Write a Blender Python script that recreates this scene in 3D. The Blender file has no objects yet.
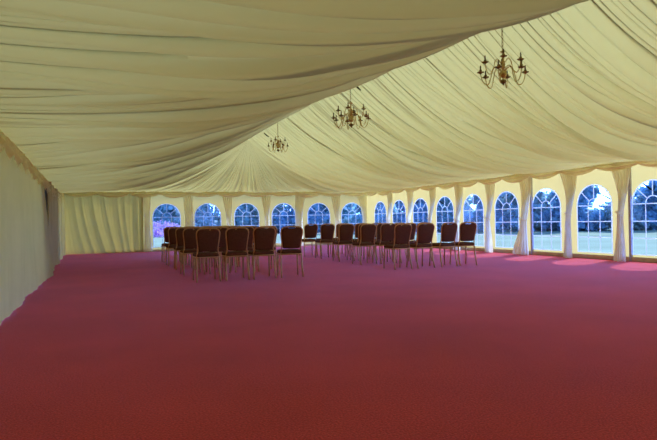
import bpy, bmesh, math, random
from mathutils import Vector, Matrix
C = bpy.context.scene.collection
PI = math.pi
rnd = random.Random(7)

# ------------------------------------------------------------------ layout (metres)
LU, RU, FT, NT = -0.842, 10.84, 21.46, -3.0      # left wall, right wall, far wall, near wall
EAVE = 2.15
RIDGE_U, APEX_T, APEX_Z = 5.0, 18.7, 3.78
PITCH = 1.5
WIN_RIGHT = [20.27 - PITCH * k for k in range(12)]
WIN_FAR = [2.64 + PITCH * k for k in range(6)]
SILL, SPRING, RAD = 0.14, 1.235, 0.5

# ------------------------------------------------------------------ helpers
def link(o):
    C.objects.link(o); return o

def obj(name, bm, mat, parent=None, smooth=True, loc=None):
    me = bpy.data.meshes.new(name)
    bmesh.ops.recalc_face_normals(bm, faces=bm.faces) if smooth != 'keep' else None
    bm.to_mesh(me); bm.free()
    if smooth:
        for p in me.polygons: p.use_smooth = True
    me.materials.append(mat)
    o = bpy.data.objects.new(name, me); link(o)
    if parent: o.parent = parent
    if loc: o.location = loc
    return o

def tag(o, label=None, cat=None, group=None, kind=None):
    if label: o['label'] = label
    if cat: o['category'] = cat
    if group: o['group'] = group
    if kind: o['kind'] = kind
    return o

def thing(name, label, cat, loc=(0, 0, 0), rz=0, group=None):
    o = bpy.data.objects.new(name, None); link(o)
    o.empty_display_size = 0.1
    o.location = loc; o.rotation_euler = (0, 0, rz)
    return tag(o, label, cat, group)

def dup(root, loc, rz, label, group=None, name=None):
    r = root.copy(); link(r); r.location = loc; r.rotation_euler = (0, 0, rz); r['label'] = label
    if group: r['group'] = group
    for ch in list(root.children):
        c = ch.copy(); link(c); c.parent = r
        for g in list(ch.children):
            d = g.copy(); link(d); d.parent = c
    return r

def add_box(bm, x0, x1, y0, y1, z0, z1):
    v = [bm.verts.new((x, y, z)) for z in (z0, z1) for y in (y0, y1) for x in (x0, x1)]
    for f in ((0, 2, 3, 1), (4, 5, 7, 6), (0, 1, 5, 4), (2, 6, 7, 3), (0, 4, 6, 2), (1, 3, 7, 5)):
        bm.faces.new([v[i] for i in f])

def add_tube(bm, pts, r, seg=8, closed=False, cap=True):
    pts = [Vector(p) for p in pts]; n = len(pts)
    rr = r if isinstance(r, (list, tuple)) else [r] * n
    rings = []; up = None
    for i, p in enumerate(pts):
        a = pts[(i - 1) % n] if (closed or i > 0) else p
        b = pts[(i + 1) % n] if (closed or i < n - 1) else p
        t = (b - a).normalized()
        if up is None:
            up = t.orthogonal().normalized()
        else:
            up = (up - t * up.dot(t)).normalized()
        s = t.cross(up)
        rings.append([bm.verts.new(p + (up * math.cos(2 * PI * k / seg) + s * math.sin(2 * PI * k / seg)) * rr[i]) for k in range(seg)])
    m = n if closed else n - 1
    for i in range(m):
        A, B = rings[i], rings[(i + 1) % n]
        for k in range(seg):
            bm.faces.new((A[k], A[(k + 1) % seg], B[(k + 1) % seg], B[k]))
    if cap and not closed:
        bm.faces.new(rings[0][::-1]); bm.faces.new(rings[-1])

def add_lathe(bm, prof, seg=16, cx=0, cy=0, cz=0):
    rings = []
    for r, z in prof:
        r = max(r, 1e-4)
        rings.append([bm.verts.new((cx + r * math.cos(2 * PI * k / seg), cy + r * math.sin(2 * PI * k / seg), cz + z)) for k in range(seg)])
    for A, B in zip(rings, rings[1:]):
        for k in range(seg):
            bm.faces.new((A[k], A[(k + 1) % seg], B[(k + 1) % seg], B[k]))
    bm.faces.new(rings[0][::-1]); bm.faces.new(rings[-1])

def add_pad(bm, outline, layers, fn):
    """outline: closed 2-D loop; layers: (inset, depth); fn maps (x, z, depth) to 3-D."""
    n = len(outline)
    nor = []
    for i in range(n):
        a = Vector(outline[i - 1]); b = Vector(outline[(i + 1) % n]); t = (b - a).normalized()
        nor.append(Vector((t.y, -t.x)))
    rings = []
    for ins, d in layers:
        rings.append([bm.verts.new(fn(outline[i][0] - nor[i].x * ins, outline[i][1] - nor[i].y * ins, d)) for i in range(n)])
    for A, B in zip(rings, rings[1:]):
        for k in range(n):
            bm.faces.new((A[k], A[(k + 1) % n], B[(k + 1) % n], B[k]))
    bm.faces.new(rings[0][::-1]); bm.faces.new(rings[-1])

def grid(bm, P):
    V = [[bm.verts.new(p) for p in row] for row in P]
    for a, b in zip(V, V[1:]):
        for k in range(len(a) - 1):
            bm.faces.new((a[k], a[k + 1], b[k + 1], b[k]))

# ------------------------------------------------------------------ materials
def mat(name):
    m = bpy.data.materials.new(name); m.use_nodes = True
    nt = m.node_tree; nt.nodes.clear()
    out = nt.nodes.new('ShaderNodeOutputMaterial')
    return m, nt, out

def fabric(name, col, trans=0.5, tcol=None, scale=3.0, var=0.06, clear=0):
    m, nt, out = mat(name)
    N = nt.nodes; L = nt.links
    tc = N.new('ShaderNodeTexCoord')
    no = N.new('ShaderNodeTexNoise'); no.inputs['Scale'].default_value = scale; no.inputs['Detail'].default_value = 4
    L.new(tc.outputs['Object'], no.inputs['Vector'])
    ramp = N.new('ShaderNodeValToRGB')
    a = [c * (1 - var) for c in col] + [1]; b = [min(1, c * (1 + var)) for c in col] + [1]
    ramp.color_ramp.elements[0].color = a; ramp.color_ramp.elements[1].color = b
    ramp.color_ramp.elements[0].position = .3; ramp.color_ramp.elements[1].position = .7
    L.new(no.outputs['Fac'], ramp.inputs['Fac'])
    d = N.new('ShaderNodeBsdfDiffuse'); t = N.new('ShaderNodeBsdfTranslucent')
    L.new(ramp.outputs['Color'], d.inputs['Color'])
    if tcol: t.inputs['Color'].default_value = (*tcol, 1)
    else: L.new(ramp.outputs['Color'], t.inputs['Color'])
    mx = N.new('ShaderNodeMixShader'); mx.inputs[0].default_value = trans
    L.new(d.outputs[0], mx.inputs[1]); L.new(t.outputs[0], mx.inputs[2])
    if clear:                                            # thin sheet: part of the light goes straight through
        tr = N.new('ShaderNodeBsdfTransparent'); tr.inputs['Color'].default_value = (*col, 1)
        m2 = N.new('ShaderNodeMixShader'); m2.inputs[0].default_value = clear
        L.new(mx.outputs[0], m2.inputs[1]); L.new(tr.outputs[0], m2.inputs[2]); mx = m2
    L.new(mx.outputs[0], out.inputs[0])
    return m

def pbr(name, col, rough=0.6, metal=0.0, var=0.1, scale=20, bump=0.0, bscale=200, spec=0.5, sheen=0):
    m, nt, out = mat(name)
    N = nt.nodes; L = nt.links
    b = N.new('ShaderNodeBsdfPrincipled')
    tc = N.new('ShaderNodeTexCoord')
    no = N.new('ShaderNodeTexNoise'); no.inputs['Scale'].default_value = scale; no.inputs['Detail'].default_value = 5
    L.new(tc.outputs['Object'], no.inputs['Vector'])
    ramp = N.new('ShaderNodeValToRGB')
    ramp.color_ramp.elements[0].color = [c * (1 - var) for c in col] + [1]
    ramp.color_ramp.elements[1].color = [min(1, c * (1 + var)) for c in col] + [1]
    ramp.color_ramp.elements[0].position = .3; ramp.color_ramp.elements[1].position = .7
    L.new(no.outputs['Fac'], ramp.inputs['Fac']); L.new(ramp.outputs['Color'], b.inputs['Base Color'])
    b.inputs['Roughness'].default_value = rough; b.inputs['Metallic'].default_value = metal
    b.inputs['Specular IOR Level'].default_value = spec
    b.inputs['Sheen Weight'].default_value = sheen
    if bump:
        n2 = N.new('ShaderNodeTexNoise'); n2.inputs['Scale'].default_value = bscale
        L.new(tc.outputs['Object'], n2.inputs['Vector'])
        bp = N.new('ShaderNodeBump'); bp.inputs['Strength'].default_value = bump; bp.inputs['Distance'].default_value = .01
        L.new(n2.outputs['Fac'], bp.inputs['Height']); L.new(bp.outputs[0], b.inputs['Normal'])
    L.new(b.outputs[0], out.inputs[0])
    return m

M_LINING = fabric('cream_lining', (0.62, 0.575, 0.36), 0.45, tcol=(0.465, 0.41, 0.135), scale=1.2)
M_ROOF = fabric('white_roof_sheet', (0.85, 0.84, 0.80), 0.8, scale=1, clear=.34)
M_WALL = fabric('cream_wall_cloth', (0.74, 0.69, 0.45), 0.4, tcol=(0.62, 0.42, 0.10), scale=2)
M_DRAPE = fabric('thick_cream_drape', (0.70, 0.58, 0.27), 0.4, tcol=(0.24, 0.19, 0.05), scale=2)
M_PANEL = fabric('cream_window_wall', (0.80, 0.72, 0.44), 0.42, tcol=(0.48, 0.38, 0.13), scale=2)
M_CURTAIN = fabric('ivory_curtain', (0.92, 0.88, 0.74), 0.75, scale=4)
M_VALANCE = fabric('cream_valance', (0.92, 0.86, 0.58), 0.42, scale=4)
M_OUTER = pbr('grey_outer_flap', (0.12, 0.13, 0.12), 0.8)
M_RAIL = pbr('beige_base_rail', (0.55, 0.47, 0.30), 0.7, var=.15, scale=6)
M_POLE = pbr('grey_pole_metal', (0.45, 0.46, 0.52), 0.5, metal=.3)
M_BAR = fabric('white_window_bar', (0.92, 0.94, 0.97), 0.55, scale=8)
M_CHAIR = pbr('brown_chair_fabric', (0.13, 0.052, 0.030), 0.9, var=.25, scale=60, bump=.15, bscale=300, spec=.15)
M_FRAME = pbr('bronze_chair_metal', (0.60, 0.34, 0.14), 0.45, metal=.3, var=.15)
M_BRASS = pbr('aged_brass', (0.62, 0.47, 0.17), 0.4, metal=.5, var=.15)
M_DARKBRASS = pbr('dark_brass', (0.26, 0.19, 0.07), 0.5, metal=.6, var=.15)
M_CANDLE = pbr('candle_sleeve', (0.16, 0.13, 0.07), 0.6)
M_TIE = pbr('dark_tie_cord', (0.07, 0.055, 0.03), 0.8)
M_TRUNK = pbr('tree_bark', (0.08, 0.06, 0.05), 0.9, var=.3)
def leafmat(name, col, var=.45):
    m = fabric(name, col, 0.45, scale=1.1, var=var)
    return m
M_LEAF = [leafmat('dark_leaves', (0.40, 0.60, 0.68)), leafmat('mid_leaves', (0.52, 0.74, 0.70)), leafmat('pale_leaves', (0.68, 0.88, 0.72))]
M_BLOOM = leafmat('mauve_blossom', (0.78, 0.50, 0.80), .3)

def carpet_mat():
    m, nt, out = mat('red_carpet'); N = nt.nodes; L = nt.links
    b = N.new('ShaderNodeBsdfPrincipled'); tc = N.new('ShaderNodeTexCoord')
    n1 = N.new('ShaderNodeTexNoise'); n1.inputs['Scale'].default_value = 90; n1.inputs['Detail'].default_value = 6
    n2 = N.new('ShaderNodeTexNoise'); n2.inputs['Scale'].default_value = .9; n2.inputs['Detail'].default_value = 5
    for n in (n1, n2): L.new(tc.outputs['Object'], n.inputs['Vector'])
    r1 = N.new('ShaderNodeValToRGB')
    r1.color_ramp.elements[0].color = (0.48, 0.054, 0.055, 1); r1.color_ramp.elements[1].color = (0.82, 0.104, 0.108, 1)
    r1.color_ramp.elements[0].position = .32; r1.color_ramp.elements[1].position = .68
    r2 = N.new('ShaderNodeValToRGB')
    r2.color_ramp.elements[0].color = (0.86, .86, .86, 1); r2.color_ramp.elements[1].color = (1, 1, 1, 1)
    r2.color_ramp.elements[0].position = .35; r2.color_ramp.elements[1].position = .65
    L.new(n1.outputs['Fac'], r1.inputs['Fac']); L.new(n2.outputs['Fac'], r2.inputs['Fac'])
    mx = N.new('ShaderNodeMix'); mx.data_type = 'RGBA'; mx.blend_type = 'MULTIPLY'; mx.inputs[0].default_value = 1
    L.new(r1.outputs[0], mx.inputs[6]); L.new(r2.outputs[0], mx.inputs[7]); L.new(mx.outputs[2], b.inputs['Base Color'])
    b.inputs['Roughness'].default_value = 1; b.inputs['Specular IOR Level'].default_value = .08
    b.inputs['Sheen Weight'].default_value = .30; b.inputs['Sheen Roughness'].default_value = .24; b.inputs['Sheen Tint'].default_value = (1, .6, .8, 1)
    bp = N.new('ShaderNodeBump'); bp.inputs['Strength'].default_value = .5; bp.inputs['Distance'].default_value = .01
    L.new(n1.outputs['Fac'], bp.inputs['Height']); L.new(bp.outputs[0], b.inputs['Normal'])
    L.new(b.outputs[0], out.inputs[0]); return m
M_CARPET = carpet_mat()

def pane_mat():
    m, nt, out = mat('blue_tinted_vinyl'); N = nt.nodes; L = nt.links
    t = N.new('ShaderNodeBsdfTransparent'); t.inputs['Color'].default_value = (0.50, 0.66, 0.95, 1)
    g = N.new('ShaderNodeBsdfGlossy'); g.inputs['Roughness'].default_value = .15
    fr = N.new('ShaderNodeFresnel'); fr.inputs['IOR'].default_value = 1.2
    mx = N.new('ShaderNodeMixShader'); L.new(fr.outputs[0], mx.inputs[0])
    L.new(t.outputs[0], mx.inputs[1]); L.new(g.outputs[0], mx.inputs[2]); L.new(mx.outputs[0], out.inputs[0]); return m
M_PANE = pane_mat()

def lawn_mat():
    m, nt, out = mat('lawn_grass'); N = nt.nodes; L = nt.links
    b = N.new('ShaderNodeBsdfDiffuse'); tc = N.new('ShaderNodeTexCoord')
    n1 = N.new('ShaderNodeTexNoise'); n1.inputs['Scale'].default_value = .25; n1.inputs['Detail'].default_value = 8
    L.new(tc.outputs['Object'], n1.inputs['Vector'])
    r = N.new('ShaderNodeValToRGB')
    r.color_ramp.elements[0].color = (.33, .36, .20, 1); r.color_ramp.elements[1].color = (.42, .45, .26, 1)
    r.color_ramp.elements[0].position = .35; r.color_ramp.elements[1].position = .65
    L.new(n1.outputs['Fac'], r.inputs['Fac']); L.new(r.outputs[0], b.inputs['Color']); L.new(b.outputs[0], out.inputs[0]); return m
M_LAWN = lawn_mat()

# ------------------------------------------------------------------ setting: floor, lawn
bm = bmesh.new(); add_box(bm, LU - .5, RU + .02, NT, FT + .02, -0.1, 0)
tag(obj('floor', bm, M_CARPET, smooth=False), 'red carpet covering the whole marquee floor', 'floor', kind='structure')
bm = bmesh.new()
grid(bm, [[(x, y, -0.12) for x in (-70, -20, 20, 60, 110)] for y in (-60, -10, 30, 70, 120)])
tag(obj('lawn', bm, M_LAWN, smooth=False), 'pale mown lawn outside the marquee windows', 'lawn', kind='structure')

# ------------------------------------------------------------------ ceiling lining
def cells(L0, L1, wmin, wmax, seed):
    r = random.Random(seed); x = L0; out = []
    while x < L1:
        out.append(x); x += wmin + (wmax - wmin) * r.random() ** 1.6
    out.append(L1 + .01); return out
import bisect
class Wave:
    """gathers of the lining: big cells between lapped creases, fine pleats inside them"""
    def __init__(self, L0, L1, seed, wmin=.06, wmax=.27):
        r = random.Random(seed)
        self.big = cells(L0, L1, wmin, wmax, seed); self.big[-1] = L1
        self.small = cells(L0 - 1, L1 + 1, .06, .20, seed + 1)
        n = len(self.big)
        self.ab = [.5 + 1.0 * r.random() for _ in range(n)]; self.lap = [.004 + .022 * r.random() ** 1.5 for _ in range(n)]
        self.lift = [(.012 + .03 * r.random()) * (1 if r.random() < .7 else -1) for _ in range(n)]
        self.asm = [.2 + 1.1 * r.random() ** 2 for _ in self.small]
        self.ph = [r.random() * 6.28 for _ in range(8)]; self.pw = [.7 + .6 * r.random() for _ in range(n)]
    def warp(self, v, s):
        p = self.ph
        return .16 * math.sin(2.1 * s + v * .35 + p[0]) + .07 * math.sin(5 * s + v * 1.1 + p[1])
    def lapw(self, i, s):
        return self.lap[i] * (.55 + .45 * math.sin(3.5 * s + i * 1.7))
    def off(self, i, x, v, s):
        w = self.big[i + 1] - self.big[i]
        xx = min(1, max(0, x)) ** self.pw[i]
        a = self.ab[i] * min(w, .22) * .56 * math.sin(PI * xx) ** .8
        h0 = max(0, self.lift[i]) * (1 - xx) ** 2; h1 = max(0, -self.lift[min(i + 1, len(self.lift) - 1)]) * xx ** 2
        v2 = v + .05 * math.sin(3.1 * s + v * .8 + self.ph[2]) + .03 * math.sin(9 * s + v * 2.3 + self.ph[3])
        j = bisect.bisect_right(self.small, v2) - 1; j = max(0, min(j, len(self.small) - 2)); w2 = self.small[j + 1] - self.small[j]
        y = min(1, max(0, (v2 - self.small[j]) / w2))
        b = self.asm[j] * w2 * .55 * math.sin(PI * y) ** .8 * (.7 + .4 * math.sin(4 * s + j))
        c = .08 * math.sin(v * 2.0 + self.ph[4] + s) + .055 * math.sin(v * 4.3 + self.ph[5] + 2 * s)
        return a + b + c - h0 - h1
def make_wave(L0, L1, seed):
    W = Wave(L0 - 1, L1 + 1, seed, .2, .7)
    def f(v, s):
        v1 = v + .5 * W.warp(v, s)
        i = max(0, min(len(W.big) - 2, bisect.bisect_right(W.big, v1) - 1))
        return W.off(i, (v1 - W.big[i]) / (W.big[i + 1] - W.big[i]), v1, s)
    return f

KT = [-3, 0.5, 2.5, 4, 5, 6, 6.75, 7.5, 8.3, 9.85, 11.4, 13, 16, 18.7]
KZ = [3.8, 3.8, 3.77, 3.62, 3.85, 3.82, 3.84, 3.77, 3.81, 3.85, 3.86, 3.81, 3.84, 3.78]
KA = [2.50, 2.50, 3.10, 1.73, 1.65, 2.18, 1.65, 1.50, 1.42, 1.43, 1.55, 1.53, 1.58, 1.60]
def knots(K, t):                                   # smooth interpolation between the frames
    t = min(max(t, KT[0]), KT[-1])
    k = max(0, min(len(KT) - 2, bisect.bisect_right(KT, t) - 1))
    x = (t - KT[k]) / (KT[k + 1] - KT[k]); x = .5 * x + .5 * x * x * (3 - 2 * x)
    return K[k] + (K[k + 1] - K[k]) * x
def ridge_z(t):
    return knots(KZ, t)

Lleft = FT - NT; Lfar = RU - LU
total = Lleft * 2 + Lfar
def eave_pt(v):
    if v < Lleft: return LU, NT + v
    if v < Lleft + Lfar: return LU + (v - Lleft), FT
    return RU, FT - (v - Lleft - Lfar)
def smooth(a, b, x):
    x = min(1, max(0, (x - a) / (b - a))); return x * x * (3 - 2 * x)
wave = Wave(0, total, 11)
def lining_point(i, x, v1, s):
    ends = smooth(0, .6, v1) * smooth(0, .6, total - v1)
    v = min(total, max(0, v1 - wave.warp(v1, s) * ends))
    eu, et = eave_pt(v)
    rt = min(et, APEX_T); rz = ridge_z(rt) if et < APEX_T else APEX_Z
    far = smooth(APEX_T, FT + 1.5, et) if (v < Lleft or v > Lleft + Lfar) else 1 - .75 * (1 - smooth(0, 2.5, min(eu - LU, RU - eu))) * .5
    side_a = knots(KA, et) if eu < RIDGE_U else 2.9
    a = side_a + (1.7 - side_a) * far
    ez = EAVE - (.18 * (1 - smooth(FT - 3.5, FT - .2, et)) if v < Lleft else 0)      # the left eave hangs a little lower
    base = ez + (rz - ez) * (1 - s) ** a
    u = RIDGE_U + (eu - RIDGE_U) * s; t = rt + (et - rt) * s
    fan = smooth(APEX_T - .6, APEX_T + .6, et)
    k = (1 - fan) * 1.0 + fan * (.08 + .8 * s)
    env = (1 - .85 * smooth(.62, .98, s)) * min(1, s / .03) * (.05 + .95 * smooth(0, .5, s))
    slope = (rz - ez) * a * (1 - s) ** (a - 1) / 5.84
    w = wave.off(i, x, v1, s) * k * env
    nz = 1 / math.sqrt(1 + slope * slope); nu = slope * nz * (1 if eu > RIDGE_U else -1) * (0 if fan > .5 else 1)
    return Vector((u - nu * w, t, base - nz * w))
bm = bmesh.new()
NS = 46
rows = []
for i in range(len(wave.big) - 1):
    c0, c1 = wave.big[i], wave.big[i + 1]; w = c1 - c0; n = max(7, int(w / .03))
    for q in range(n + 1):
        row = []
        for j in range(NS + 1):
            sp = j / NS
            l0 = wave.lapw(i, sp) * (i > 0); l1 = wave.lapw(i + 1, sp) * (i < len(wave.big) - 2)
            l0 = min(l0, .4 * w); l1 = min(l1, .4 * w)
            v1 = c0 - l0 + (w + l0 + l1) * q / n
            row.append(lining_point(i, q / n, v1, sp))
        rows.append(row)
grid(bm, rows)
tag(obj('ceiling', bm, M_LINING), 'cream pleated roof lining swagged from ridge to eaves', 'ceiling', kind='structure')

# outer weather roof over the lining
bm = bmesh.new(); OZ, RZ = EAVE + .12, 5.3
q = [bm.verts.new(p) for p in ((LU - .3, NT, OZ), (RIDGE_U, NT, RZ), (RU + .2, NT, OZ), (LU - .3, FT + .2, OZ), (RIDGE_U, APEX_T, RZ), (RU + .2, FT + .2, OZ))]
for f in ((0, 3, 4, 1), (1, 4, 5, 2), (3, 5, 4)): bm.faces.new([q[k] for k in f])
tag(obj('roof', bm, M_ROOF, smooth=False), 'white outer roof of the marquee above the lining', 'roof', kind='structure')

# ------------------------------------------------------------------ window walls
def wall_frame(side):
    """returns a map (along, out, z) -> world; 'out' points into the room"""
    if side == 'right': return lambda a, o, z: Vector((RU - o, a, z))
    if side == 'far': return lambda a, o, z: Vector((a, FT - o, z))
    return lambda a, o, z: Vector((LU + o, a, z))
def window_wall(name, side, centres, a0, a1, label):
    F = wall_frame(side); bm = bmesh.new(); top = EAVE + .08
    edges = sorted(centres)
    def quad(x0, x1, z0a, z0b, z1):
        bm.faces.new([bm.verts.new(F(*p)) for p in ((x0, 0, z0a), (x1, 0, z0b), (x1, 0, z1), (x0, 0, z1))])
    x = a0
    for c in edges:
        quad(x, c - RAD, 0, 0, top)
        n = 24
        for k in range(n):
            p = c - RAD * math.cos(PI * k / n); q = c - RAD * math.cos(PI * (k + 1) / n)
            quad(p, q, SPRING + RAD * math.sin(PI * k / n), SPRING + RAD * math.sin(PI * (k + 1) / n), top)
            quad(p, q, 0, 0, SILL)
        x = c + RAD
    quad(x, a1, 0, 0, top)
    bmesh.ops.remove_doubles(bm, verts=bm.verts, dist=1e-4)
    return tag(obj(name, bm, M_PANEL, smooth=False), label, 'wall', kind='structure')
window_wall('wall_right', 'right', WIN_RIGHT, NT, FT, 'cream right-hand side wall of arched windows')
window_wall('wall_far', 'far', WIN_FAR, 1.76, RU, 'cream far end wall with six arched windows')

nwin = [0]
def arch(r, n=28):
    return [(-r * math.cos(PI * k / n), SPRING + r * math.sin(PI * k / n)) for k in range(n + 1)]
def make_window(side, c, label):
    nwin[0] += 1
    F = wall_frame(side)
    # pane
    bm = bmesh.new()
    loop = [(-RAD, SILL)] + arch(RAD) + [(RAD, SILL)]
    bm.faces.new([bm.verts.new(F(c + x, -.004, z)) for x, z in loop])
    root = obj('window_%d' % nwin[0], bm, M_PANE, smooth=False)
    tag(root, label, 'window', kind='structure')
    def strip(path, w, closed=False):
        b = bmesh.new(); n = len(path); rings = []
        for i in range(n):
            a = Vector(path[i - 1]) if (closed or i) else Vector(path[i]); d = Vector(path[(i + 1) % n]) if (closed or i < n - 1) else Vector(path[i])
            t = (d - a).normalized(); nn = Vector((t.y, -t.x)) * w / 2; p = Vector(path[i])
            rings.append([b.verts.new(F(c + q.x, o, q.y)) for q, o in ((p + nn, .002), (p + nn, .008), (p - nn, .008), (p - nn, .002))])
        m = n if closed else n - 1
        for i in range(m):
            A, B = rings[i], rings[(i + 1) % n]
            for k in range(4): b.faces.new((A[k], A[(k + 1) % 4], B[(k + 1) % 4], B[k]))
        if not closed: b.faces.new(rings[0][::-1]); b.faces.new(rings[-1])
        return b
    loop2 = [(-RAD + .012, SILL + .012)] + arch(RAD - .012) + [(RAD - .012, SILL + .012)]
    obj('window_frame', strip(loop2, .026, True), M_BAR, root, smooth=False)
    bw = .019
    for z in (SPRING, .865, .50):
        obj('glazing_bar', strip([(-RAD + .02, z), (RAD - .02, z)], bw), M_BAR, root, smooth=False)
    for x in (-RAD / 3, RAD / 3):
        obj('glazing_bar', strip([(x, SILL + .02), (x, SPRING)], bw * .8), M_BAR, root, smooth=False)
    obj('glazing_bar', strip(arch(.165, 16), bw), M_BAR, root, smooth=False)
    for ang in (42, 90, 138):
        ca, sa = math.cos(math.radians(ang)), math.sin(math.radians(ang))
        obj('glazing_bar', strip([(ca * .165, SPRING + sa * .165), (ca * (RAD - .02), SPRING + sa * (RAD - .02))], bw), M_BAR, root, smooth=False)
    return root
ORD = ['first', 'second', 'third', 'fourth', 'fifth', 'sixth', 'seventh', 'eighth', 'ninth', 'tenth', 'eleventh', 'twelfth']
for k, c in enumerate(WIN_FAR):
    make_window('far', c, 'arched window in the far end wall, %s from the left' % ORD[k])
for k, c in enumerate(WIN_RIGHT):
    make_window('right', c, 'arched window in the right-hand wall, %s from the far corner' % ORD[k])

# base rails
def rail(name, side, a0, a1, label, h=.095, d=.06):
    F = wall_frame(side); bm = bmesh.new()
    pts = [F(a0, .002, 0), F(a1, d, h)]
    add_box(bm, min(pts[0].x, pts[1].x), max(pts[0].x, pts[1].x), min(pts[0].y, pts[1].y), max(pts[0].y, pts[1].y), 0, h)
    bmesh.ops.bevel(bm, geom=bm.edges[:], offset=.012, segments=2, affect='EDGES')
    tag(obj(name, bm, M_RAIL, smooth=False), label, 'rail', kind='structure')
rail('baseboard_right', 'right', NT, FT - .08, 'beige rail along the foot of the right-hand window wall')
rail('baseboard_far', 'far', LU + .02, RU - .08, 'beige rail along the foot of the far end wall', h=.07)

# ------------------------------------------------------------------ plain cloth walls
def cloth_wall(fn_point, n_a, n_z):
    bm = bmesh.new()
    grid(bm, [[fn_point(i / n_a, j / n_z) for j in range(n_z + 1)] for i in range(n_a + 1)])
    return bm
wl = make_wave(0, 30, 41)
GAP = 12.45
def left_near(a, z):
    zz = z * (EAVE + .06)
    end = GAP + 1.5 * (1 - z) ** .8 + .1
    y = NT + (end - NT) * a
    pl = wl(y, z * .6) * (.22 + .1 * (1 - z) ** .7) * .5
    foot = .02 * math.sin(y * 2.6) * (1 - z) ** 3
    return Vector((LU + pl * .8 + foot + .13 * (1 - z) ** 1.2 * smooth(8, 13.5, y), y, max(zz, .004)))
def left_far(a, z):
    zz = z * (EAVE + .06)
    st = GAP + .95 + .12 * math.sin(3 * z)
    y = st + (FT - .03 - st) * a
    pl = wl(y * 1.3, z * .5) * .35
    return Vector((LU + .02 + pl, y, max(zz, .004)))
bm = cloth_wall(left_near, 700, 24)
b2 = cloth_wall(left_far, 320, 24)
me_tmp = bpy.data.meshes.new('tmp'); b2.to_mesh(me_tmp); b2.free(); bm.from_mesh(me_tmp); bpy.data.meshes.remove(me_tmp)
tag(obj('wall_left', bm, M_WALL), 'cream draped left wall of the marquee with a narrow opening', 'wall', kind='structure')
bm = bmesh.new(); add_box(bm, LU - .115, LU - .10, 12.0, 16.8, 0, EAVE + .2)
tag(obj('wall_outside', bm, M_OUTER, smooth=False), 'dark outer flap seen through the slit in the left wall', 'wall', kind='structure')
bm = bmesh.new()
prof = [(LU - .3, 0), (RU + .2, 0), (RU + .2, EAVE + .12), (RIDGE_U, 5.3), (LU - .3, EAVE + .12)]
fa = [bm.verts.new((x, NT, z)) for x, z in prof]; fb = [bm.verts.new((x, NT - .02, z)) for x, z in prof]
bm.faces.new(fa); bm.faces.new(fb[::-1])
for k in range(5): bm.faces.new((fa[k], fa[(k + 1) % 5], fb[(k + 1) % 5], fb[k]))
tag(obj('wall_near', bm, M_WALL, smooth=False), 'cream near end wall behind the camera', 'wall', kind='structure')

# pleated cloth lining panel on the blank part of the far wall
wf = make_wave(0, 6, 77)
def far_blank(a, z):
    x = LU + .01 + (1.80 - LU) * a
    sh = .35 * (1 - z) ** 1.5 * math.sin(PI * a)
    return Vector((x, FT - .03 - wf(x + 1 - sh, z * .4) * .33 - .03, .01 + z * (EAVE + .02)))
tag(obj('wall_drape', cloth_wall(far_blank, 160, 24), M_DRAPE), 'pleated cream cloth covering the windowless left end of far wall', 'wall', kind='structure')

# ------------------------------------------------------------------ valances with swags
def swag_bm(F, a0, a1, seed, depth=.19):
    r = random.Random(seed); bm = bmesh.new(); n = 22; m = 14
    ph = r.random() * 6; dd = depth * (.9 + .25 * r.random()); P = []
    for i in range(n + 1):
        x = i / n; row = []
        sc = math.sin(PI * x)
        low = .085 + (dd - .085) * sc ** .8
        for j in range(m + 1):
            y = j / m
            fold = .016 * math.sin(y * 15 + ph + 1.5 * sc) * sc ** .6 * (y > .15)
            out = .035 + .055 * math.sin(PI * min(1, y * .9)) * (.45 + .55 * sc) + fold + .012 * math.sin(x * 40 + ph) * (1 - sc) 
            row.append(F(a0 + (a1 - a0) * x, out, EAVE + .015 - (low + .015) * y))
        P.append(row)
    grid(bm, P); return bm
def valance(side, a0, a1, label, pitch, seed, depth=.19, inb=0):
    F0 = wall_frame(side); F = lambda a, o, z: F0(a, o + inb, z - (.17 * (1 - smooth(FT - 3.5, FT - .3, a)) if side == 'left' else 0)); bm = bmesh.new(); n = int((a1 - a0) / .05); P = []
    r = random.Random(seed)
    for i in range(n + 1):
        a = a0 + (a1 - a0) * i / n; w = .006 * math.sin(a * 23) + .005 * math.sin(a * 41 + 1)
        P.append([F(a, .012, EAVE + .04), F(a, .05 + w, EAVE + .035), F(a, .055 + w, EAVE - .03), F(a, .03 + w, EAVE - .07), F(a, .012, EAVE - .07)])
    grid(bm, P)
    root = obj('valance', bm, M_VALANCE); tag(root, label, 'valance', 'swagged valances round the eaves')
    k = max(1, round((a1 - a0) / pitch)); p = (a1 - a0) / k
    for i in range(k):
        obj('swag', swag_bm(F, a0 + p * i, a0 + p * (i + 1), seed * 100 + i, depth), M_VALANCE, root)
    return root
valance('far', LU + .1, RU - .12, 'cream swagged valance along the top of the far end wall', 1.02, 3, .19, .12)
valance('right', 1.0, FT - .30, 'cream swagged valance above the right-hand row of windows', 1.05, 4, .2, .18)
valance('left', 1.0, FT - .13, 'cream bunched valance along the top of the left-hand wall', .8, 5, .25)

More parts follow.
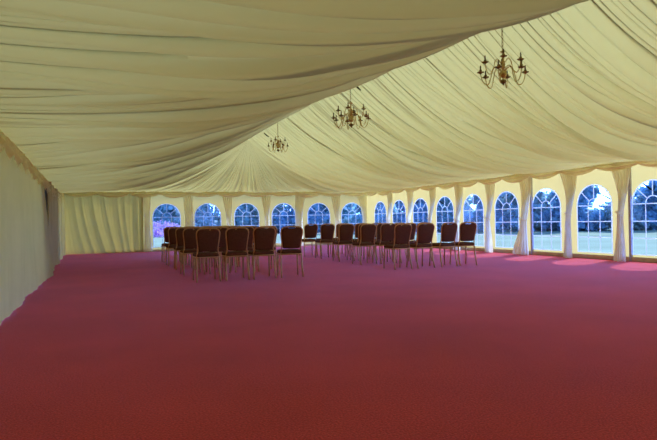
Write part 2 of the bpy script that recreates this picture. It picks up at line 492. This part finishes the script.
# ------------------------------------------------------------------ curtains
def curtain(side, c, label, wt=.42, wm=.16, wb=.26, zt=.88, shift_m=0, shift_b=0, seed=1, out=.10, group=None, top=EAVE - .06, push=.24):
    F = wall_frame(side); r = random.Random(seed); n = 44; m = 36
    ph = [r.random() * 6.28 for _ in range(4)]; folds = r.choice([5, 6, 7])
    bm = bmesh.new(); P = []
    for j in range(m + 1):
        z = j / m * top
        if z > zt:
            k = (z - zt) / (top - zt); k = k * k * (1.8 - .8 * k); w = wm + (wt - wm) * k; s = shift_m * (1 - k)
        else:
            k = smooth(0, zt, z); w = wb + (wm - wb) * k ** .8; s = shift_b + (shift_m - shift_b) * k
        row = []
        for i in range(n + 1):
            x = i / n - .5
            dep = .030 * (w / .3) ** .25
            o = out + dep * math.sin(folds * 2 * PI * x + ph[0] + .6 * math.sin(z * 2 + ph[1])) + .010 * math.sin(folds * 5 * x + ph[2] + z)
            o += (push if push is not None else 0) * smooth(0, 1, (top - z) / (top - zt * .8))
            o += .05 * math.exp(-((z - zt) / .25) ** 2) * math.cos(PI * x) + .03 * (1 - z / top) ** 2
            xx = x + .02 * math.sin(folds * 4 * PI * x + ph[3])
            row.append(F(c + s + xx * w, max(.02, o), max(z, .006) + (.01 * math.sin(x * 30) + .01 if j == 0 else 0)))
        P.append(row)
    grid(bm, P)
    root = obj('curtain', bm, M_CURTAIN); tag(root, label, 'curtain', group)
    # tie band round the waist
    b = bmesh.new(); ring = []
    for k in range(20):
        a = 2 * PI * k / 20
        ring.append(F(c + shift_m + (wm / 2 + .012) * math.cos(a), out + push * .93 + .045 + .075 * math.sin(a), zt + .03 * math.cos(a)))
    add_tube(b, ring, .011, 6, closed=True)
    obj('tieback', b, M_CURTAIN, root)
    return root
g = 'tied-back curtains between the right-hand windows'
RC = [(19.52, .36, .16, .26, 1.0, 0, 0), (18.02, .46, .18, .30, 1.0, -.03, .05), (16.52, .44, .16, .28, 1.0, .06, .1), (15.02, .46, .20, .34, .95, 0, .02),
      (13.52, .50, .17, .36, 1.0, 0, -.04), (12.02, .46, .20, .58, .95, .02, .14), (10.52, .52, .13, .22, 1.05, -.03, -.02), (9.02, .56, .13, .30, 1.05, 0, .02)]
for k, (c, wt, wm, wb, zt, sm, sb) in enumerate(RC):
    curtain('right', c * .992, 'ivory tied curtain between the %s and %s right-hand windows from the far corner' % (ORD[k], ORD[k + 1]), wt, wm, wb, zt, sm - .019 * c, sb - .019 * c, 50 + k, .10, g, push=.24)
g = 'curtains along the far end wall'
FC = [(1.93, .34, .20, .30, .9, -.0, .02), (3.39, .34, .30, .46, 1.0, .04, 0), (4.89, .42, .20, .32, 1.0, .02, .05), (6.39, .44, .18, .30, 1.0, 0, 0),
      (7.83, .46, .30, .40, .95, -.12, -.16), (9.39, .46, .20, .30, 1.0, 0, 0), (10.58, .44, .20, .32, 1.0, .05, .05)]
for k, (c, wt, wm, wb, zt, sm, sb) in enumerate(FC):
    lab = ('ivory curtain beside the leftmost far window, next to blank wall' if k == 0 else
           'ivory curtain in the far right corner of the marquee' if k == 6 else
           'ivory curtain between the %s and %s far windows from the left' % (ORD[k - 1], ORD[k]))
    curtain('far', c, lab, wt, wm, wb, zt, sm, sb, 80 + k, .06, g, push=.11)

# marquee legs (grey uprights)
def pole(loc, label):
    bm = bmesh.new(); x, y = loc
    add_box(bm, -.03, .03, -.03, .03, 0, EAVE - .08); bmesh.ops.bevel(bm, geom=bm.edges[:], offset=.008, segments=2, affect='EDGES')
    o = obj('upright_pole', bm, M_POLE, smooth=False, loc=(x, y, 0))
    return tag(o, label, 'pole', 'grey marquee uprights')
pole((RU - .04, 8.78), 'grey metal upright beside the nearest right-hand curtain')
pole((RU - .04, 11.75), 'grey metal upright beside the third right-hand curtain from the camera')
pole((LU - .05, 13.0), 'grey metal upright inside the slit of the left wall')

# ------------------------------------------------------------------ chairs
def make_chair():
    root = thing('banquet_chair', '', 'chair')
    # back plane: leans back (towards -y) with height
    def yb(z): return -.155 - .10 * (z - .46) / .45
    # backrest outline (x, z): shield, wide rounded shoulders, notch under the hand-hold
    zt, zb = .895, .515
    pts = []
    def half(z):      # half width
        k = (z - zb) / (zt - zb)
        return .158 + .030 * smooth(0, .9, k)
    N = 10
    right = []
    for i in range(7):                     # rounded bottom corner
        a = -PI / 2 + PI / 2 * i / 6
        right.append((.118 + .040 * math.cos(a), zb + .04 + .04 * math.sin(a)))
    for i in range(1, 7):
        z = zb + .04 + (zt - .075 - zb - .04) * i / 6; right.append((half(z), z))
    hw = half(zt - .075)
    for i in range(1, 8):
        a = PI / 2 * i / 7; right.append((hw - .085 + .085 * math.cos(a), zt - .075 + .070 * math.sin(a)))
    right.append((.075, zt - .003)); right.append((.060, zt - .022)); right.append((.0, zt - .026))
    outline = [(0, zb - .004)] + right + [(-x, z) for x, z in right[-2::-1]]
    bm = bmesh.new()
    add_pad(bm, outline, [(.022, -.024), (.006, -.018), (0, -.006), (0, .010), (.008, .024), (.03, .032)], lambda x, z, d: (x, yb(z) + d - .006 * math.cos(x * 8), z))
    obj('backrest', bm, M_CHAIR, root)
    # back frame: one bent tube round the backrest
    path = []
    fr = [(.187, .40), (.180, .47), (.170, .53)] + [(half(z) + .008, z) for z in (.60, .66, .72, .77, .805)]
    for i in range(1, 8):
        a = PI / 2 * i / 7; fr.append((hw - .085 + .093 * math.cos(a), zt - .075 + .083 * math.sin(a)))
    fr.append((.05, zt + .010)); 
    full = fr + [(0, zt + .011)] + [(-x, z) for x, z in fr[::-1]]
    bm = bmesh.new(); add_tube(bm, [(x, yb(z), z) for x, z in full], .0125, 8)
    obj('back_frame', bm, M_FRAME, root)
    # seat cushion
    so = []
    for (cx, cy, a0) in ((.145, .17, 0), (-.145, .17, 90), (-.135, -.13, 180), (.135, -.13, 270)):
        for i in range(6):
            a = math.radians(a0 + 90 * i / 5); so.append((cx + .06 * math.cos(a), cy + .06 * math.sin(a)))
    bm = bmesh.new()
    add_pad(bm, so, [(.02, .425), (.004, .428), (0, .440), (0, .462), (.010, .478), (.035, .486), (.09, .490)], lambda x, y, d: (x, y, d))
    obj('seat', bm, M_CHAIR, root)
    bm = bmesh.new()
    ring = [(x * .985, y * .985, .413) for x, y in so]; add_tube(bm, ring, .013, 8, closed=True)
    obj('seat_frame', bm, M_FRAME, root)
    for s in (-1, 1):
        bm = bmesh.new()
        add_tube(bm, [(s * .187, yb(.43), .43), (s * .188, -.158, .32), (s * .192, -.185, .14), (s * .197, -.225, 0)], [.0155, .0155, .015, .014], 8)
        obj('leg', bm, M_FRAME, root)
    for s in (-1, 1):
        bm = bmesh.new()
        add_tube(bm, [(s * .180, .19, .43), (s * .184, .20, .25), (s * .190, .222, 0)], [.0155, .015, .014], 8)
        obj('leg', bm, M_FRAME, root)
    return root
chair0 = make_chair()
ROWN = ['nearest', 'second', 'third', 'fourth', 'farthest']
COLN = ['leftmost', 'second from left', 'third from left', 'rightmost']
rows_l = [(9.63, [1.87, 2.36, 2.84, 3.38]), (11.12, [1.85, 2.37, 2.88, 3.34]), (12.50, [1.93, 2.40, 2.86, 3.32]), (13.75, [1.91, 2.38, 2.85, 3.31]), (14.98, [1.96, 2.40, 2.86, 3.30])]
rows_r = [(9.84, [5.76, 6.28, 6.83, 7.37]), (11.36, [5.75, 6.28, 6.79, 7.25]), (12.55, [5.78, 6.28, 6.78, 7.24]), (13.78, [5.79, 6.29, 6.79, 7.25]), (14.95, [5.78, 6.28, 6.76])]
used = False
for side, rws in (('left', rows_l), ('right', rows_r)):
    for r, (t, us) in enumerate(rws):
        for c, u in enumerate(us):
            rz = rnd.uniform(-.05, .05)
            if side == 'left' and r == 0 and c == 3: rz = -.14
            if side == 'right' and r == 0 and c == 3: rz = -.12
            loc = (u + rnd.uniform(-.015, .015), t + .215 + rnd.uniform(-.03, .03), 0)
            col = COLN[c]
            if side == 'right' and r == 4 and c == 2: col = 'rightmost'
            lab = 'brown banquet chair, %s in the %s row of the %s-hand seating block' % (col, ROWN[r], side)
            grp = 'banquet chairs in the %s-hand block' % side
            if not used:
                chair0.location = loc; chair0.rotation_euler = (0, 0, rz); chair0['label'] = lab; chair0['group'] = grp; used = True
            else:
                dup(chair0, loc, rz, lab, grp)

# ------------------------------------------------------------------ chandeliers
def chandelier(t, z_bot, scale, lower, upper, rl, ru, label, rot, rot2=-.65):
    top = ridge_z(t) - .02
    root = thing('chandelier', label, 'chandelier', (RIDGE_U, t, top), 0, 'brass chandeliers hanging from the ridge')
    b = z_bot - top                                   # local z of the bottom finial
    S = scale
    bm = bmesh.new()
    prof = [(.004, 0), (.012, .008), (.010, .02), (.030, .032), (.040, .050), (.034, .068), (.012, .080), (.010, .10), (.030, .112), (.048, .135), (.052, .155), (.040, .18), (.016, .20), (.014, .225),
            (.034, .235), (.036, .245), (.014, .258), (.013, .29), (.030, .30), (.030, .31), (.012, .322), (.010, .40), (.011, .425), (.034, .436), (.034, .444), (.008, .452), (.006, .47)]
    add_lathe(bm, [(r * S, z * S) for r, z in prof], 16, 0, 0, b)
    obj('stem', bm, M_BRASS, root)
    bm = bmesh.new(); add_lathe(bm, [(r * S * 1.06, z * S) for r, z in prof[1:7]], 16, 0, 0, b)
    obj('bottom_bulb', bm, M_DARKBRASS, root)
    bm = bmesh.new(); z = b + .465 * S; k = 0; L = .055
    while z < -.01:                                     # chain of links
        h = min(L, -z)
        pts = []
        for q in range(10):
            a = 2 * PI * q / 10; x = .011 * math.cos(a); zz = z + h / 2 + (h / 2 + .004) * math.sin(a)
            pts.append((x, 0, zz) if k % 2 else (0, x, zz))
        add_tube(bm, pts, .0035, 5, closed=True); z += L * .86; k += 1
    obj('chain', bm, M_DARKBRASS, root)
    def arms(n, rad, zb, zc, off, lift):
        for i in range(n):
            a = off + 2 * PI * i / n; ca, sa = math.cos(a), math.sin(a)
            # out of the stem, up over a hump, down in a bow and up to the cup
            key = [(.02, zb), (.055, zb + lift * .75), (.10, zb + lift), (.14, zb + lift * .55), (.158, zb - .02), (.19, zc - .135), (.225, zc - .155), (.262, zc - .13), (.288, zc - .07), (.30, zc - .01)]
            q = []
            for m in range(len(key) - 1):              # Catmull-Rom
                p0, p1, p2, p3 = key[max(0, m - 1)], key[m], key[m + 1], key[min(len(key) - 1, m + 2)]
                for f in (0, .33, .66):
                    q.append(tuple(.5 * (2 * p1[d] + (p2[d] - p0[d]) * f + (2 * p0[d] - 5 * p1[d] + 4 * p2[d] - p3[d]) * f * f + (3 * p1[d] - p0[d] - 3 * p2[d] + p3[d]) * f ** 3) for d in (0, 1)))
            q.append(key[-1]); f = rad / .30
            bm = bmesh.new(); add_tube(bm, [(x * f * ca, x * f * sa, b + z * S) for x, z in q], .0062 * S, 6)
            arm = obj('arm', bm, M_BRASS, root)
            x, y = rad * ca, rad * sa
            bm = bmesh.new(); add_lathe(bm, [(.006 * S, -.014 * S), (.018 * S, -.006 * S), (.042 * S, .004 * S), (.046 * S, .012 * S), (.018 * S, .013 * S), (.016 * S, .04 * S), (.012 * S, .042 * S)], 12, x, y, b + zc * S)
            obj('drip_pan', bm, M_DARKBRASS, arm)
            bm = bmesh.new(); add_lathe(bm, [(.0095 * S, .03 * S), (.0095 * S, .075 * S), (.008 * S, .082 * S), (.010 * S, .088 * S), (.002 * S, .100 * S)], 10, x, y, b + zc * S)
            obj('candle_bulb', bm, M_CANDLE, arm)
    arms(lower, rl, .155, .165, rot, .09)
    arms(upper, ru, .25, .315, rot2, .10)
    return root
chandelier(5.91, 2.715, 1.0, 6, 4, .295, .222, 'small brass chandelier hanging nearest, at upper right', -.36)
chandelier(10.55, 2.895, 1.16, 8, 4, .365, .265, 'larger many-armed brass chandelier hanging in the middle of three', -.22)
chandelier(15.42, 2.975, 1.0, 6, 4, .270, .21, 'small brass chandelier hanging farthest, near the far end', -.30)

def ridge_tie(t, label):
    bm = bmesh.new(); z = ridge_z(t)
    add_tube(bm, [(-.075, .0, .062), (-.03, .008, .028), (.03, .008, -.022), (.08, .0, -.058)], [.009, .017, .017, .008], 6)
    o = obj('tie_cord', bm, M_TIE, loc=(RIDGE_U + .12, t, z - .135)); tag(o, label, 'tie')
ridge_tie(10.46, 'short dark tie at the ridge just right of the middle chandelier chain')
ridge_tie(16.95, 'short dark tie at the ridge left of the farthest chandelier chain')

# ------------------------------------------------------------------ trees and shrubs outside
def leaf_cloud(bm, blobs, n, size, r):
    for _ in range(n):
        cx, cy, cz, rx, rz = blobs[r.randrange(len(blobs))]
        a = r.random() * 2 * PI; c = r.uniform(-1, 1); q = r.random() ** .4; s = math.sqrt(1 - c * c)
        p = Vector((cx + rx * q * s * math.cos(a), cy + rx * q * s * math.sin(a), cz + rz * q * c))
        if p.z < .05: p.z = .05 + r.random() * .4
        d = Vector((r.gauss(0, 1), r.gauss(0, 1), r.gauss(0, 1))).normalized(); e = d.orthogonal().normalized(); f = d.cross(e)
        w = size * r.uniform(.5, 1.2); h = w * r.uniform(.5, .9)
        bm.faces.new([bm.verts.new(p + e * w * x + f * h * y) for x, y in ((-.5, 0), (0, -.5), (.5, 0), (0, .5))])
def tree_proto(kind, seed):
    r = random.Random(seed)
    root = thing('tree', '', 'tree')
    H = (9, 8, 7.5)[kind]; W = (3.0, 2.8, 2.6)[kind]
    bm = bmesh.new()
    pts = [(0, 0, 0), (.05, .02, H * .2), (-.05, .06, H * .45), (.08, 0, H * .75)]
    add_tube(bm, pts, [.26, .2, .14, .05], 8)
    for k in range(6):
        a = k * 1.05; z = H * (.15 + .1 * k); add_tube(bm, [(0, 0, z), (W * .35 * math.cos(a), W * .35 * math.sin(a), z + .7), (W * .7 * math.cos(a), W * .7 * math.sin(a), z + 1.1)], [.09, .06, .02], 6)
    obj('trunk', bm, M_TRUNK, root)
    blobs = []
    for k in range((20, 18, 14)[kind]):
        z = .5 + (H - 1.5) * r.random() ** 1.5; f = 1 - .55 * (z / H) ** 2; a = r.random() * 2 * PI; d = W * f * r.uniform(.1, .75)
        blobs.append((d * math.cos(a), d * math.sin(a), z, r.uniform(.8, 1.5), r.uniform(.6, 1.1)))
    for k in range(7):
        a = k * .9; blobs.append((W * .6 * math.cos(a), W * .6 * math.sin(a), .8, 1.1, .8))
    bm = bmesh.new(); leaf_cloud(bm, blobs, (7500, 6500, 4200)[kind], (.60, .52, .42)[kind], r)
    obj('crown', bm, M_LEAF[kind], root, smooth=False)
    return root
protos = [tree_proto(k, 21 + k) for k in range(3)]
usedp = [False] * 3
fw = Vector((math.sin(.3997), math.cos(.3997), 0)); rt = Vector((math.cos(.3997), -math.sin(.3997), 0))
KN = ['dark dense tree', 'mid green bushy tree', 'pale loose-leaved tree']
def put_tree(kind, d, side, s, label):
    # d metres ahead of the viewpoint, 'side' metres to its right
    p = fw * d + rt * side; loc = (p.x, p.y, -.12); rz = rnd.random() * 6.28
    pr = protos[kind]
    if not usedp[kind]:
        pr.location = loc; pr.rotation_euler = (0, 0, rz); pr['label'] = label; pr['group'] = 'trees beyond the lawn'; o = pr; usedp[kind] = True
    else:
        o = dup(pr, loc, rz, label, 'trees beyond the lawn')
    o.scale = (s, s, s * rnd.uniform(.9, 1.1))
# right-hand tree line, from the far corner towards the camera side
right_line = [(1, 52, 4.5), (0, 50, 8), (1, 50, 10.6), (0, 47, 13.3), (1, 46, 16.2), (0, 44, 18.9), (2, 43, 21.9), (0, 43.5, 25.0), (0, 40, 28.5), (1, 38, 31.5), (0, 36, 34)]
for k, (kd, d, s) in enumerate(right_line):
    put_tree(kd, d, s, .98 if kd != 2 else .86, '%s beyond the lawn behind right-hand windows, %s from the left' % (KN[kd], ORD[k]))
far_line = [(2, 60, -20), (1, 60, -16.2), (2, 57, -12.6), (1, 59, -9), (2, 58, -5.6), (0, 56, -2.4), (1, 57, 1)]
for k, (kd, d, s) in enumerate(far_line):
    put_tree(kd, d, s, 1.15, '%s beyond the lawn behind far end windows, %s from the left' % (KN[kd], ORD[k]))
# mauve flowering shrubs seen through the first far window
def shrub(d, side, w, h, label, seed):
    r = random.Random(seed); p = fw * d + rt * side
    root = thing('flowering_shrub', label, 'shrub', (p.x, p.y, -.12), 0, 'mauve shrubs on the lawn')
    bm = bmesh.new(); leaf_cloud(bm, [(0, 0, h * .45, w * .5, h * .5), (w * .25, 0, h * .4, w * .35, h * .4), (-w * .25, .1, h * .4, w * .35, h * .42)], 900, .22, r)
    obj('blossom', bm, M_BLOOM, root, smooth=False)
    bm = bmesh.new()
    for k in range(5):
        a = k * 1.3; add_tube(bm, [(0, 0, 0), (w * .2 * math.cos(a), w * .2 * math.sin(a), h * .5)], [.04, .015], 6)
    obj('stem', bm, M_TRUNK, root)
shrub(50, -14.6, 2.6, 1.55, 'tall mauve flowering shrub behind the leftmost far window', 5)
shrub(47, -14.6, 1.7, .85, 'low mauve flowering shrub at left foot of the taller one', 6)

# ------------------------------------------------------------------ light
sun_dir = Vector((0.912 * .769, 0.41 * .769, .639)).normalized()
ld = bpy.data.lights.new('sun', 'SUN'); ld.energy = 7.5; ld.angle = math.radians(.6); ld.color = (1, .95, .86)
lo = bpy.data.objects.new('sun', ld); link(lo)
lo.rotation_euler = sun_dir.to_track_quat('Z', 'Y').to_euler(); lo.location = (30, 15, 30)
w = bpy.data.worlds.new('sky'); bpy.context.scene.world = w; w.use_nodes = True
nt = w.node_tree; nt.nodes.clear()
N, L = nt.nodes, nt.links
tc = N.new('ShaderNodeTexCoord')
sep = N.new('ShaderNodeSeparateXYZ'); L.new(tc.outputs['Generated'], sep.inputs[0])
def mnode(op, a, b=None, clamp=False):
    n = N.new('ShaderNodeMath'); n.operation = op; n.use_clamp = clamp
    for k, x in enumerate((a, b)):
        if x is None: continue
        if isinstance(x, (int, float)): n.inputs[k].default_value = x
        else: L.new(x, n.inputs[k])
    return n.outputs[0]
# clear blue sky, hazy and much brighter low down on the side where the sun stands
dot = N.new('ShaderNodeVectorMath'); dot.operation = 'DOT_PRODUCT'; L.new(tc.outputs['Generated'], dot.inputs[0])
dot.inputs[1].default_value = (sun_dir.x / .77, sun_dir.y / .77, 0)
side = mnode('POWER', mnode('MULTIPLY_ADD', dot.outputs['Value'], .50), 1.3)
side.node.inputs[0].links[0].from_node.inputs[2].default_value = .58
low = mnode('POWER', mnode('SUBTRACT', 1.0, mnode('ABSOLUTE', sep.outputs['Z']), True), 1.6)
fac = mnode('MULTIPLY', low, side, True)
mx = N.new('ShaderNodeMix'); mx.data_type = 'RGBA'
L.new(fac, mx.inputs[0]); mx.inputs[6].default_value = (.06, .12, .30, 1); mx.inputs[7].default_value = (4.6, 9.2, 23.0, 1)
bg = N.new('ShaderNodeBackground'); bg.inputs['Strength'].default_value = 1.0
wo = N.new('ShaderNodeOutputWorld'); L.new(mx.outputs[2], bg.inputs[0]); L.new(bg.outputs[0], wo.inputs[0])

# ------------------------------------------------------------------ camera
yaw, pitch, roll, f = 0.3997, 0.0011, -0.0185, 567.9
F_ = Vector((math.sin(yaw) * math.cos(pitch), math.cos(yaw) * math.cos(pitch), math.sin(pitch)))
r0 = Vector((math.cos(yaw), -math.sin(yaw), 0)); u0 = r0.cross(F_)
R_ = math.cos(roll) * r0 + math.sin(roll) * u0; U_ = -math.sin(roll) * r0 + math.cos(roll) * u0
cd = bpy.data.cameras.new('camera'); cam = bpy.data.objects.new('camera', cd); link(cam)
cam.matrix_world = Matrix(((R_.x, U_.x, -F_.x, 0), (R_.y, U_.y, -F_.y, 0), (R_.z, U_.z, -F_.z, 1.0), (0, 0, 0, 1)))
cd.sensor_fit = 'HORIZONTAL'; cd.sensor_width = 36; cd.lens = f * 36 / 657; cd.clip_start = .05; cd.clip_end = 500
sc = bpy.context.scene; sc.camera = cam
sc.view_settings.view_transform = 'Standard'; sc.view_settings.look = 'None'
sc.view_settings.gamma = 1; sc.view_settings.use_curve_mapping = False
sc.view_settings.exposure = 0.1
sc.cycles.max_bounces = 10; sc.cycles.diffuse_bounces = 6; sc.cycles.transparent_max_bounces = 16
sc.cycles.transmission_bounces = 8
